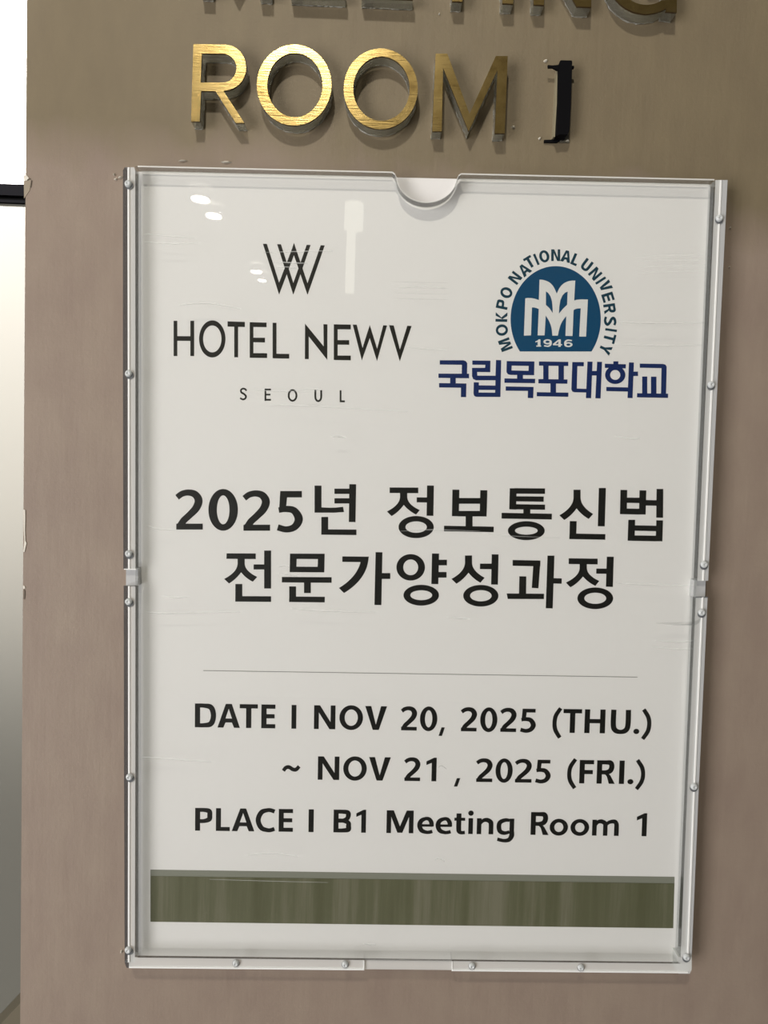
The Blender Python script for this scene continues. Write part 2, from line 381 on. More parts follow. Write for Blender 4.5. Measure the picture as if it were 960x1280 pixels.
# upper row, of which the frame shows the feet
def yb(x): return 1.7+0.042*(x-571)
def VX(x, up): return x - (-0.0175)*0 + up*0.012     # strokes splay a little
CH = 99
def bar(x0, x1, y0, y1): return [(x0, y0), (x1, y0), (x1, y1), (x0, y1)]
def up(x, h): return (x+h*0.014, yb(x)-h)
sign_letter([[up(249, 0), up(249, CH), up(263, CH), up(293, 36), up(323, CH), up(337, CH), up(337, 0), up(323, 0), up(323, 66), up(293, 4), up(263, 66), up(263, 0)]],
            'gold letter M at the left end of the cut-off upper row', GROUP_TOP)
def letter_E(x0, x1, label):
    sign_letter([[up(x0, 0), up(x0, CH), up(x1, CH), up(x1, CH-11), up(x0+12, CH-11), up(x0+12, 56), up(x1-6, 56), up(x1-6, 45), up(x0+12, 45), up(x0+12, 11), up(x1, 11), up(x1, 0)]], label, GROUP_TOP)
letter_E(362.5, 431, 'gold letter E of the upper row, right beside the M')
letter_E(451.5, 516, 'gold letter E of the upper row, right beside the T')
sign_letter([[up(565, 0), up(565, CH-11), up(541, CH-11), up(541, CH), up(602, CH), up(602, CH-11), up(578, CH-11), up(578, 0)]], 'gold letter T in the upper row, only its foot in view', GROUP_TOP)
sign_letter([[up(628, 0), up(628, CH), up(641.5, CH), up(641.5, 0)]], 'narrow gold letter I in the upper row, between T and N', GROUP_TOP)
sign_letter([[up(667, 0), up(667, CH), up(681, CH), up(725, 26), up(725, CH), up(739, CH), up(739, 0), up(721, 0), up(680, 70), up(680, 0)]], 'gold letter N in the upper row, between I and G', GROUP_TOP)
go = ell(808, -33, 49, 50.5, 40, -38, -322)
gi = ell(808, -33, 37, 39, 34, -318, -42)
G_ = ell(808, -33, 49.5, 50.5, 44, -40, -300) + [(832, 14.5), (846, 15.5), (846.5, -36), (812, -37), (812, -26), (833, -25.5), (832.5, 0)] + ell(808, -33, 37, 39, 36, -302, -42)
sign_letter([G_], 'gold letter G at the right end of the upper row, with a curved foot', GROUP_TOP)

# the last numeral has lost its gold face
c5 = crop(665, 60, 9.846)
base = P(705, 172, 0)
one = empty('sign_numeral', (base.x, 0, base.z)); tag(one, 'black numeral 1 without a gold face, right of the bronze letter M', 'numeral')
b = MB(); b.prism([cc(c5, [(345, 158), (355, 150), (485, 153), (495, 165), (490, 400), (462, 1000), (450, 1040), (430, 1066), (352, 1062), (300, 1075), (325, 640), (332, 300), (333, 195)])], -0.0072, 0.0)
b.build('foam_core', M_BLACK, one)
b = MB(); b.prism([cc(c5, [(195, 208), (250, 214), (335, 205), (335, 270), (305, 268), (255, 240), (200, 240)])], -0.0058, -0.0046)
b.build('foam_tab', M_BLACK, one); b = MB(); b.prism([cc(c5, [(485, 215), (518, 220), (518, 248), (485, 252)])], -0.0058, -0.0046)
b.build('foam_tab', M_BLACK, one); b = MB(); b.prism([cc(c5, [(150, 1130), (235, 1128), (290, 1080), (350, 1065), (350, 1130), (310, 1162), (150, 1160)])], -0.0012, 0.0)
b.build('foam_tab', M_BLACK, one)
b = MB(); b.prism([cc(c5, [(303, 262), (322, 262), (314, 640), (292, 1090), (262, 1095), (282, 640)])], -0.0040, 0.0, 0, 0); b.build('acrylic_edge', mat('dull_acrylic', s2l(150, 142, 118), 0.25), one)
b = MB(); b.prism([cc(c5, [(352, 1075), (455, 1040), (460, 1165), (340, 1165)])], -0.0008, 0.0); b.build('glue_patch', M_BODY, one)
def crumb(x, y, rx, ry, m, parent, name, d=-0.0012):
    n = 9; lp = [(x+rx*(1+random.uniform(-.3, .3))*math.cos(6.283*i/n), y+ry*(1+random.uniform(-.3, .3))*math.sin(6.283*i/n)) for i in range(n)]
    top = [((px_-x)*.45+x, (py_-y)*.45+y) for px_, py_ in lp]
    vs = [P(*p, 0.0) for p in lp] + [P(*p, 0.0)+Vector((0, d, 0)) for p in top]
    fs = [(i, (i+1) % n, n+(i+1) % n, n+i) for i in range(n)] + [tuple(range(n, 2*n))]
    return link(name, vs, fs, m, parent)
M_CRUMB = mat('dried_glue', (0.72, 0.69, 0.60), 0.25)
for x, y, rx, ry in ((682, 76.5, 3.0, 1.4), (674.5, 173.3, 1.5, 1.7), (641.5, 159, 2.6, 1.5), (709, 176.5, 2.4, 1.0), (151, 222, 3.2, 1.2), (145, 224.5, 2.6, 1.0), (143, 219, 0.8, 2.0), (152, 1189, 1.2, 2.0), (912, 285, 0.9, 0.9), (911, 334, 0.8, 0.8), (549, 18, 1.4, 0.7), (283, 203, 7.0, 1.0), (229, 201.3, 6, 0.5)):
    crumb(x, y, rx, ry, M_CRUMB, wall, 'glue_crumb')

# ------------------------------------------------------------------ acrylic sign holder
YH = -0.0112
hb = P(512, 1214, 0)
holder = empty('sign_holder', (hb.x, 0, hb.z)); tag(holder, 'clear acrylic poster holder screwed to the brown wall around the white notice', 'sign holder')
# back sheet
b = MB(); b.prism([[(163, 214), (897, 231.5), (853, 1203), (166, 1196)]], -0.0022, -0.0002, plane=-0.0022)
b.build('back_sheet', clear('clear_back_sheet', (0.93, 0.94, 0.94), 0.05, 1.49), holder)
# front sheet, its top edge broken by a half-round thumb notch
tl, tr_, br_, bl_ = (169, 207.8), (893, 224.6), (850, 1203.5), (169.5, 1196)
def lerp(a, b_, t): return (a[0]+(b_[0]-a[0])*t, a[1]+(b_[1]-a[1])*t)
def topy(x): return tl[1]+(tr_[1]-tl[1])*(x-tl[0])/(tr_[0]-tl[0])
nx, nr = 533.5, 38.0
ny = topy(nx)+0.5
notch = [(nx-nr-5, topy(nx-nr-5)), (nx-nr-2, ny+1.0)] + [(nx-nr*math.cos(math.radians(a)), ny+3+33.5*math.sin(math.radians(a))) for a in range(4, 177, 6)] + [(nx+nr+2, ny+2.6), (nx+nr+5, topy(nx+nr+5))]
front_loop = [tl] + notch + [tr_, br_, bl_]
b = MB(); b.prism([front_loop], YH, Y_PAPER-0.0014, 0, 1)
_o = b.build('front_sheet', [M_SHEET, M_SHEET_EDGE, M_EDGE_LIT, M_SHEET, M_NOTCH], holder)
for _p in _o.data.polygons:      # lighter sides, clear foot, darker notch: light on one cut edge, painted by face
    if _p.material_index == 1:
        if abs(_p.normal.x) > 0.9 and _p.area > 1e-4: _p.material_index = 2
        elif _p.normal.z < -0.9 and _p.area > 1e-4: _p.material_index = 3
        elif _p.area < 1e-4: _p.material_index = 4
fs_ = [o for o in COL.objects if o.name == 'front_sheet'][0]
# bright edge highlight of the sheet, painted as thin pale beads
def bead_line(pts, w, yf, th, m, name, parent, plane=None):
    pr = MB(); pts3 = [P(x, y, plane if plane is not None else yf) for x, y in pts]
    for i in range(len(pts3)-1):
        a, c = pts3[i], pts3[i+1]; d = (c-a); d.y = 0; l = d.length
        if l < 1e-7: continue
        n = Vector((-d.z, 0, d.x))/l*w/2*0.4134e-3
        vs = [a+n, a-n, c-n, c+n]; vs = [Vector((q.x, yf, q.z)) for q in vs]+[Vector((q.x, yf+th, q.z)) for q in vs]
        pr.add(vs, [(0, 1, 2, 3), (4, 7, 6, 5), (0, 4, 5, 1), (1, 5, 6, 2), (2, 6, 7, 3), (3, 7, 4, 0)])
    return pr.build(name, m, parent)
M_EDGE_GLINT = clear('edge_highlight', (1, 1, 1), 0.2, 1.5, body=0.6, body_col=(0.95, 0.95, 0.92))
L_top = [(156, 208.3), (169, 207.6), (nx-nr-6, topy(nx-nr-6)-.2)]
bead_line([(172, 207.8), (nx-nr-5, topy(nx-nr-5)), (nx-nr-2, ny+1.0)], 1.5, YH-0.0002, 0.0003, M_EDGE_GLINT, 'top_highlight', fs_)
bead_line([(nx+nr+2, ny+2.6), (nx+nr+5, topy(nx+nr+5)), (893, 224.6)], 1.5, YH-0.0002, 0.0003, M_EDGE_GLINT, 'top_highlight', fs_)
yb_ = Y_PAPER-0.0014
back_notch = [(P(x, y, YH)) for x, y in notch]
def bead_world(pts3, w, th, m, name, parent, ylev):
    pr = MB()
    for i in range(len(pts3)-1):
        a, c = pts3[i], pts3[i+1]; d = Vector((c.x-a.x, 0, c.z-a.z)); l = d.length
        n = Vector((-d.z, 0, d.x))/l*w/2*0.4134e-3
        vs = [Vector((q.x, ylev, q.z)) for q in (a+n, a-n, c-n, c+n)]; vs += [v+Vector((0, th, 0)) for v in vs]
        pr.add(vs, [(0, 1, 2, 3), (4, 7, 6, 5), (0, 4, 5, 1), (1, 5, 6, 2), (2, 6, 7, 3), (3, 7, 4, 0)])
    return pr.build(name, m, parent)
bead_world(back_notch[1:-1], 1.5, 0.0003, M_EDGE_GLINT, 'notch_highlight', fs_, yb_-0.0001)
bead_world([q+Vector((0, 0, 0)) for q in back_notch[1:-1]], 0.7, 0.0002, M_EDGE_GLINT, 'notch_highlight', fs_, YH-0.0001)
bead_world([P(172, 207.8, YH)]+[back_notch[0]], 1.3, 0.0003, M_EDGE_GLINT, 'top_highlight', fs_, yb_-0.0001)
bead_world([back_notch[-1], P(893, 224.6, YH)], 1.3, 0.0003, M_EDGE_GLINT, 'top_highlight', fs_, yb_-0.0001)

# rails down both sides and along the foot, in two lengths each with a gap between
def rail(sections, side):
    """sections: list of (y, outer, ridge, inner) pixel stations"""
    n = len(sections); b = MB()
    rows = []
    for (y, xo, xr, xi) in sections:
        sgn = 1 if side == 'l' else -1
        rows.append([P(xo, y, YH+0.0004), P(xo, y, YH), P(xr-sgn*1.3, y, YH), P(xr-sgn*0.8, y, YH-0.0005), P(xr+sgn*0.8, y, YH-0.0005), P(xr+sgn*1.4, y, YH), P(xi, y, YH), P(xi, y, YH+0.0004)])
        pr = rows[-1]
        back = [Vector((pr[7].x, -0.0024, pr[7].z)), Vector((pr[0].x, -0.0024, pr[0].z))]
        rows[-1] = pr+back
    m_ = 10; vs = [p for r in rows for p in r]
    # material per strip: 0 rim, 1 ridge, 2 rail
    km = {0: 0, 1: 0, 2: 1, 3: 1, 4: 1, 5: 2, 6: 3, 7: 3, 8: 3, 9: 0}
    for i in range(n-1):
        for j in range(m_):
            b.f.append((i*m_+j, i*m_+(j+1) % m_, (i+1)*m_+(j+1) % m_, (i+1)*m_+j)); b.m.append(km[j])
    b.v = vs
    b.f.append(tuple(range(m_))); b.m.append(2); b.f.append(tuple(range((n-1)*m_, n*m_))); b.m.append(2)
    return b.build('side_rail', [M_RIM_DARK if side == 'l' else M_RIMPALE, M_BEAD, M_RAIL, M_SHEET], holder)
rail([(209, 156, 160.8, 167.5), (213, 153.6, 160.6, 169), (460, 153.6, 161, 169.3), (711, 154.2, 161.3, 169.3)], 'l')
rail([(732.5, 154.6, 161.3, 169.3), (968, 155, 161.4, 169.2), (1203, 155.8, 161.0, 168.5)], 'l')
rail([(225, 909.5, 901.5, 894.3), (470, 897.3, 890.8, 883), (726, 885.2, 879.2, 871.5)], 'r')
rail([(746.5, 884.5, 878.6, 869.5), (983, 873.5, 868.2, 859), (1196, 864.6, 860, 850.8)], 'r')
# lower-lying pieces that show in the gaps
b = MB(); b.prism([[(155, 711), (170, 711), (170, 733), (155, 733)]], YH+0.0030, -0.0024, plane=YH); b.build('rail_gap', M_RIMPALE, holder)
b = MB(); b.prism([[(871, 726), (885.5, 726), (884.5, 747), (869.5, 747)]], YH+0.0030, -0.0024, plane=YH); b.build('rail_gap', M_RIMPALE, holder)
bead_line([(154.5, 732.6), (169.2, 732.6)], 1.2, YH-0.0003, 0.001, M_SHEET_EDGE, 'rail_end', holder)
bead_line([(870, 746.6), (885, 746.6)], 1.2, YH-0.0003, 0.001, M_STUDRING, 'rail_end', holder)
bead_line([(155, 711.5), (170, 711.8)], 1.2, YH-0.0003, 0.001, M_BEAD, 'rail_end', holder)
def foot(x0, x1, low, ks=0):
    yt = lambda x: 1196.6+7.6*(x-170)/(850-170); ybm = lambda x: 1210.2+6.6*(x-161)/(862-161)
    f = YH+low
    b = MB()
    b.prism([[(x0, yt(x0)), (x1, yt(x1)), (x1, ybm(x1)), (x0, ybm(x0))]], f, -0.0024, 0, 1, plane=YH, backface=False)
    return b.build('bottom_rail', [M_RAIL, M_SHEET], holder), yt, ybm
_, yt, ybm = foot(161, 455, 0); foot(455.3, 565, 0.0009); foot(565.3, 861, 0)
b = MB(); b.prism([[(848, 1196.5), (864.6, 1196.2), (864.4, 1212), (862, 1217), (848, 1217)]], YH-0.0001, -0.0024, plane=YH); b.build('corner_block', M_RAIL, holder)
b = MB(); b.prism([[(156, 1203.2), (161.2, 1203.2), (161.2, 1210), (158, 1209.5)]], YH, -0.0024, plane=YH); b.build('corner_block', M_RIM_DARK, holder)
bead_line([(161, ybm(161)-1.0), (455, ybm(455)-1.0)], 2.0, YH-0.0004, 0.001, M_BEAD, 'bottom_ridge', holder)
bead_line([(565, ybm(565)-1.0), (860, ybm(860)-1.0)], 2.0, YH-0.0004, 0.001, M_BEAD, 'bottom_ridge', holder)
bead_line([(172, yt(172)-0.2), (850, yt(850)-0.2)], 1.3, YH-0.0003, 0.0006, M_SHEET_EDGE, 'joint_line', holder)
bead_line([(454.8, yt(455)+1), (454.8, ybm(455))], 1.2, YH-0.0003, 0.0006, M_BEAD, 'joint_line', holder)
bead_line([(565.2, yt(565)+1), (565.2, ybm(565))], 1.2, YH-0.0003, 0.0006, M_BEAD, 'joint_line', holder)
# studs
def stud(x, y, r=4.6, off=(1.1, 1.8)):
    n = 14; yl = YH-0.0006; c = P(x, y, yl); R_ = r*0.4134e-3*0.97
    vs = []; fs = []; prof = [(1.0, 0), (1.0, -0.0005), (0.78, -0.0012), (0.40, -0.0015), (0.30, -0.0012)]
    for k, (q, d) in enumerate(prof):
        for i in range(n): vs.append(Vector((c.x+R_*q*math.cos(6.2832*i/n), yl+d, c.z+R_*q*math.sin(6.2832*i/n))))
    for k in range(len(prof)-1):
        for i in range(n): fs.append((k*n+i, k*n+(i+1) % n, (k+1)*n+(i+1) % n, (k+1)*n+i))
    fs.append(tuple(range((len(prof)-1)*n, len(prof)*n)))
    o = link('stud', vs, fs, M_STUD, holder, smooth=True)
    c2_ = P(x+off[0], y+off[1], YH-0.0003); vs = []; q = R_*1.12
    for d in (0.0, -0.0003):
        for i in range(n): vs.append(Vector((c2_.x+q*math.cos(6.2832*i/n), YH-0.0003+d, c2_.z+q*math.sin(6.2832*i/n))))
    fs = [(i, (i+1) % n, n+(i+1) % n, n+i) for i in range(n)]+[tuple(range(n, 2*n))]
    link('stud_socket', vs, fs, M_STUDRING, o)
    return o
for x, y in ((160.5, 230), (161, 467), (161, 692), (161, 752), (162, 971), (160.5, 1187)): stud(x, y)
for x, y in ((899, 273), (888.8, 481), (880, 705.5), (877, 765.5), (867.3, 983), (858, 1196)): stud(x, y, off=(-0.3, 1.9))
for x, y in ((295, 1203.5), (431.5, 1205), (590, 1207), (726, 1209)): stud(x, y, 4.4, off=(0, 0.3))

# scratches and scuffs on the front sheet
sc = Print(plane=YH-0.00008)
for pts, w_ in (([(225, 381, .5), (245, 378.6, 1.4), (270, 379.5, 1.2), (300, 385.5, .5)], 0), ([(182, 302, .4), (215, 304, 1.0), (248, 303, .3)], 0), ([(180, 292, .3), (210, 294.5, .9), (243, 297, .3)], 0),
                ([(330, 315.5, .3), (380, 314, 1.0), (416, 313.3, .4)], 0), ([(342, 327, .4), (368, 328.5, 1.5), (385, 329, .3)], 0), ([(348, 333, .4), (366, 334, 1.0), (372, 334, .3)], 0),
                ([(318, 487, .3), (340, 488.5, .8), (396, 489, .3)], 0), ([(375, 487.5, .3), (388, 486, 1.0), (400, 487, .3)], 0),
                ([(340, 505, .3), (400, 508, .6), (510, 514, .3)], 0), ([(415, 545.5, .6), (423, 545, 2.2), (432, 547, .4)], 0), ([(505, 433, .3), (540, 436.5, .7), (560, 437, .3)], 0),
                ([(498, 360, .3), (530, 357, .6), (556, 360, .3)], 0), ([(770, 402, .3), (815, 403.5, 1.1), (880, 403, .4)], 0), ([(766, 430, .3), (815, 431.5, .9), (880, 431, .3)], 0),
                ([(184, 657, .3), (200, 661, 1.1), (222, 662, .3)], 0), ([(184, 764, .3), (205, 766, 1.2), (300, 764, .4)], 0), ([(205, 745, .3), (222, 746.5, 1.0), (235, 745, .3)], 0),
                ([(365, 760, .4), (400, 763, 1.1), (470, 765, .3)], 0), ([(348, 708, .4), (356, 706.5, 1.1), (362, 709, .4)], 0), ([(349, 716, .4), (362, 718, 1.0), (372, 720, .4)], 0),
                ([(560, 771, .3), (575, 772.5, 1.2), (586, 773, .3)], 0), ([(770, 728, .3), (800, 730, .9), (868, 732, .3)], 0), ([(176, 946, .3), (200, 947.5, 1.1), (265, 952, .3)], 0),
                ([(500, 664, .3), (540, 662, .7), (600, 664, .3)], 0), ([(770, 545, .3), (790, 548, .9), (800, 547, .3)], 0), ([(310, 1068, .3), (340, 1066, .9), (372, 1070, .3)], 0),
                ([(455, 1179, .6), (462, 1180, 1.4), (470, 1180, .4)], 0), ([(544, 1074, .5), (549, 1072, .9), (556, 1076, .5)], 0), ([(610, 667, .3), (640, 670, .5), (700, 672, .2)], 0),
                ([(820, 800, .3), (850, 802, .8), (870, 800, .3)], 0), ([(815, 808, .3), (845, 811, .7), (868, 811, .3)], 0), ([(262, 1099, .3), (330, 1101, .5), (410, 1103, .3)], 0)):
    sc.stroke(pts)
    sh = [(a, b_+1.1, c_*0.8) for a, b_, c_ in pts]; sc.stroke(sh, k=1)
for y0 in (318, 324, 331, 338): sc.stroke([(795, y0+3, .2), (835, y0+1, .6), (886, y0, .3)], k=0)
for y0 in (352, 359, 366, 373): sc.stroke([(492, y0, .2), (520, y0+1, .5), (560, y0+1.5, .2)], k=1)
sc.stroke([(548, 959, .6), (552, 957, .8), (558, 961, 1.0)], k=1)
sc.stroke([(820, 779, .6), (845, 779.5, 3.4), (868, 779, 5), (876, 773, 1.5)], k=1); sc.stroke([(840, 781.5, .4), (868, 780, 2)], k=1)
o = sc.build('scratches', [M_SCR, M_SCRD], fs_); tag(o, kind='stuff')

# ------------------------------------------------------------------ the printed sheet
sb = P(510, 1198)
sheet = empty('notice_sheet', (sb.x, Y_PAPER, sb.z)); tag(sheet, 'white printed event notice with black lettering inside the clear holder', 'notice')
b = MB(); c_ = [sheet2world((0, 0, 0)), sheet2world((297, 0, 0)), sheet2world((297, 420, 0)), sheet2world((0, 420, 0))]
b.add([Vector((p.x, Y_PAPER, p.z)) for p in c_]+[Vector((p.x, Y_PAPER+0.0003, p.z)) for p in c_], [(0, 1, 2, 3), (4, 7, 6, 5), (0, 4, 5, 1), (1, 5, 6, 2), (2, 6, 7, 3), (3, 7, 4, 0)])
b.build('paper', M_PAPER, sheet)

# interlaced double letter mark
p = Print(crop(310, 290, 8))
p.poly([(149, 118), (188, 118), (311, 507), (440, 168), (459, 108), (476, 168), (459, 232), (311, 626)])
p.poly([(291, 122), (329, 122), (453, 510), (587, 128), (626, 130), (453, 628)])
p.poly([(459, 108), (595, 512), (727, 132), (767, 134), (595, 630), (458, 228), (446, 160)])
p.build('double_letter_mark', M_INK2, sheet)

# hotel name
p = Print(crop(200, 390, 5.647))
p.rect(96, 62, 122, 311); p.rect(214, 62, 241, 311); p.poly([(122, 170), (214, 171), (214, 204), (122, 203)])
p.ring(369, 190, 93, 131, 65, 95, 56)
p.poly([(477, 66), (599, 70), (599, 106), (477, 103)]); p.rect(524, 100, 551, 320)
p.rect(633, 72, 659, 323); p.poly([(640, 72), (752, 75), (752, 107), (640, 105)]); p.poly([(640, 181), (741, 182), (741, 215), (640, 213)]); p.poly([(640, 290), (756, 291), (756, 325), (640, 323)])
p.rect(795, 76, 822, 326); p.poly([(800, 294), (912, 296), (912, 329), (800, 327)])
p.f = crop(360, 390, 5.647)
p.poly([(120, 82), (252, 243), (250, 86), (278, 87), (277, 338), (146, 172), (146, 333), (119, 332)])
p.rect(323, 87, 350, 338); p.poly([(330, 87), (443, 89), (443, 123), (330, 122)]); p.poly([(330, 198), (432, 199), (432, 231), (330, 230)]); p.poly([(330, 307), (443, 308), (443, 341), (330, 339)])
p.poly([(457, 89), (485, 90), (526, 254), (577, 92), (629, 260), (672, 94), (699, 95), (628, 346), (577, 184), (521, 341)])
p.poly([(713, 93), (746, 95), (790, 266), (842, 97), (872, 99), (789, 348)])
p.build('hotel_name', M_INK2, sheet)
# city name
p = Print(crop(200, 390, 5.647))
p.stroke([(611, 556, 12), (600, 544, 12), (584, 541, 12), (571, 552, 12), (575, 568, 13), (592, 578, 13), (606, 594, 13), (601, 611, 12), (584, 617, 12), (565, 607, 12)])
p.rect(738, 541, 750, 627); p.rect(738, 541, 783, 554); p.rect(738, 577, 779, 589); p.rect(738, 613, 783, 626)
p.f = crop(360, 390, 5.647)
p.ring(32, 589, 34, 44, 21, 31, 32)
p.stroke([(193, 550), (193, 600), (199, 620), (213, 629), (228, 620), (234, 600), (234, 552)], 13)
p.rect(365, 553, 377, 636); p.rect(365, 624, 401, 637)
p.build('city_name', M_INK2, sheet)

# ---- generic bold sans glyphs: unit box, cap height 100, y up
def glyph(p, ch, w_, s=22.0, b=17.5, g=1.08):
    R = p.rect
    def st(pts, w=None): p.stroke([(q[0], q[1], q[2]*(g if q[2] not in (s, b) else 1.0)) for q in pts] if len(pts[0]) == 3 else pts, w)
    if ch == 'I': R(0, 0, w_, 100)
    elif ch == 'T': R(0, 100-b, w_, 100); R(w_/2-s/2, 0, w_/2+s/2, 100-b+1)
    elif ch == 'L': R(0, 0, s, 100); R(s-1, 0, w_, b)
    elif ch == 'E': R(0, 0, s, 100); R(s-1, 100-b, w_, 100); R(s-1, 42, w_-3, 42+b); R(s-1, 0, w_, b)
    elif ch == 'F': R(0, 0, s, 100); R(s-1, 100-b, w_, 100); R(s-1, 40, w_-4, 40+b)
    elif ch == 'H': R(0, 0, s, 100); R(w_-s, 0, w_, 100); R(s-1, 42, w_-s+1, 42+b)
    elif ch == 'N': p.poly([(0, 0), (0, 100), (s*1.12, 100), (w_-s*.92, 30), (w_-s*.92, 100), (w_, 100), (w_, 0), (w_-s*1.1, 0), (s*.92, 70), (s*.92, 0)])
    elif ch == 'M': m_ = w_/2; p.poly([(0, 0), (0, 100), (s*1.4, 100), (m_, 30), (w_-s*1.4, 100), (w_, 100), (w_, 0), (w_-s*.92, 0), (w_-s*.92, 72), (m_+s*.5, 2), (m_-s*.5, 2), (s*.92, 72), (s*.92, 0)])
    elif ch == 'A': p.poly([(0, 0), (w_/2-s*.58, 100), (w_/2+s*.58, 100), (w_, 0), (w_-s*1.12, 0), (w_-s*1.45-2, 22), (s*1.45+2, 22), (s*1.12, 0)], [(w_*.355, 22+b*.95), (w_*.645, 22+b*.95), (w_/2, 80)])
    elif ch == 'V': p.poly([(0, 100), (s*1.15, 100), (w_/2, 22), (w_-s*1.15, 100), (w_, 100), (w_/2+s*.58, 0), (w_/2-s*.58, 0)])
    elif ch == 'Y': p.poly([(0, 100), (s*1.2, 100), (w_/2, 58), (w_-s*1.2, 100), (w_, 100), (w_/2+s/2, 40), (w_/2+s/2, 0), (w_/2-s/2, 0), (w_/2-s/2, 40)])
    elif ch == 'K': R(0, 0, s, 100); p.poly([(s-1, 36), (w_-s*1.35, 100), (w_-2, 100), (s+14, 50), (w_, 0), (w_-s*1.35, 0), (s-1, 44)])
    elif ch == 'D': R(0, 0, s, 100); st([(s*.6, 100-b/2, b), (w_*.42, 100-b/2, b), (w_*.76, 84, s*.95), (w_-s/2, 50, s), (w_*.76, 16, s*.95), (w_*.42, b/2, b), (s*.6, b/2, b)])
    elif ch == 'P': R(0, 0, s, 100); st([(s*.6, 100-b/2, b), (w_*.52, 100-b/2, b), (w_-s*.62, 86, s*.9), (w_-s/2, 68, s), (w_-s*.62, 51, s*.9), (w_*.52, 34+b/2, b), (s*.6, 34+b/2, b)])
    elif ch == 'R':
        R(0, 0, s, 100); st([(s*.6, 100-b/2, b), (w_*.48, 100-b/2, b), (w_*.74, 89, s*.9), (w_*.81, 72, s), (w_*.72, 55, s*.9), (w_*.48, 40+b/2, b), (s*.6, 40+b/2, b)])
        p.poly([(w_*.36, 44), (w_*.62, 46), (w_*.76, 34), (w_, 0), (w_-s*1.15, 0), (w_*.55, 32), (w_*.42, 42)])
    elif ch == 'B':
        R(0, 0, s, 100); st([(s*.6, 100-b/2, b), (w_*.5, 100-b/2, b), (w_*.80, 88, s*.85), (w_*.84, 75, s*.9), (w_*.76, 60, s*.8), (w_*.5, 52, b*.9), (s*.6, 52, b*.9)])
        st([(s*.6, 52, b*.9), (w_*.52, 52, b*.9), (w_*.84, 43, s*.8), (w_-s/2, 28, s), (w_*.84, 13, s*.9), (w_*.5, b/2, b), (s*.6, b/2, b)])
    elif ch == 'O': p.ring(w_/2, 50, w_/2, 52, w_/2-s, 52-b)
    elif ch == 'C': st([(w_-1, 88, b), (w_*.80, 93.5, b), (w_*.62, 94, b), (w_*.30, 84, s*.9), (s/2, 50, s), (w_*.30, 16, s*.9), (w_*.62, 6, b), (w_*.80, 6.5, b), (w_-1, 12, b)])
    elif ch == 'U': st([(s/2, 100, s), (s/2, 36, s), (w_*.24, 14, s*.9), (w_/2, 7, b), (w_*.76, 14, s*.9), (w_-s/2, 36, s), (w_-s/2, 100, s)])
    elif ch == 'S': st([(w_-7, 86, b), (w_*.62, 93, b), (w_*.3, 88, s*.9), (w_*.15, 74, s), (w_*.3, 60, s), (w_*.65, 46, s), (w_*.87, 28, s), (w_*.7, 12, s*.9), (w_*.4, 6, b), (3, 13, b)])
    elif ch == '2':
        q = w_/63.0; st([(2*q, 81, 14.5), (14*q, 90, 15), (30*q, 93, 15.5), (45*q, 88, 18), (53*q, 73, 20), (47*q, 54, 19), (31*q, 36, 17), (17*q, 22, 17), (9.5*q, 7, 18)]); R(0, 0, w_, 15)
        p.poly([(0, 0), (0, 10), (6*q, 20), (20*q, 15), (20*q, 0)])
    elif ch == '0': p.ring(w_/2, 50, w_/2, 52, w_/2-21, 52-16)
    elif ch == '5':
        q = w_/62.0; R(7*q, 83, 59*q, 98.5); p.poly([(7*q, 98), (25*q, 98), (21*q, 58), (4*q, 46)])
        st([(3.5*q, 52, 13), (20*q, 55, 15), (40*q, 51, 17), (51.5*q, 31, 20), (42*q, 12, 17), (22*q, 5.5, 15), (1*q, 10.5, 15)])
    elif ch == '1': q = w_/42.0; p.poly([(22*q, 0), (42*q, 0), (42*q, 101), (31*q, 101), (0, 85), (0, 69), (22*q, 79)])
    elif ch == '(': st([(w_-6, 103, 15), (w_*.35, 72, 16.5), (8.5, 41, 17.5), (w_*.35, 10, 16.5), (w_-6, -21, 15)])
    elif ch == ')': st([(6, 103, 15), (w_*.65, 72, 16.5), (w_-8.5, 41, 17.5), (w_*.65, 10, 16.5), (6, -21, 15)])
    elif ch == ',': p.poly([(0, -21), (w_*.45, 15), (w_, 15), (w_*.55, -21)])
    elif ch == '.': p.disc(w_/2, 10, w_/2, 11)
    elif ch == '~': st([(4, 36, 14), (14, 49, 15), (28, 52, 15), (44, 43, 15), (58, 42, 15), (w_-3, 56, 14)])
    elif ch == 'e':
        R(12, 30, w_-4, 41); st([(w_-9, 31, 18), (w_-10, 48, 18), (w_*.74, 62, 16), (w_/2+2, 65.5, 14), (w_*.24, 56, 18), (9.5, 36, 19), (w_*.26, 14, 18), (w_*.56, 5.5, 14), (w_*.78, 6.5, 14), (w_-5, 10, 14)])
    elif ch == 't': st([(w_*.42, 90, 20), (w_*.42, 24, 20), (w_*.50, 10, 18), (w_*.70, 5.5, 14), (w_, 7, 14)]); R(0, 58, w_, 71); 
    elif ch == 'i': R(w_/2-10, 0, w_/2+10, 70); p.disc(w_/2, 92, 12, 11.5)
    elif ch == 'n': R(0, 0, 20, 70); st([(14, 46, 12), (26, 59, 14), (w_*.60, 63, 17), (w_-12, 54, 19), (w_-9.5, 38, 19), (w_-9.5, 0, 19)])
    elif ch == 'm':
        R(0, 0, 20, 70); h = w_/2+9
        st([(14, 46, 12), (24, 59, 14), (h*.58, 63, 17), (h-11, 54, 18), (h-9.5, 38, 18), (h-9.5, 0, 18)])
        st([(h-10, 44, 12), (h+6, 59, 14), (w_*.82, 63, 17), (w_-11, 54, 18), (w_-9.5, 38, 19), (w_-9.5, 0, 19)])
    elif ch == 'o': p.ring(w_/2, 35, w_/2, 37, w_/2-20.5, 37-16)
    elif ch == 'g':
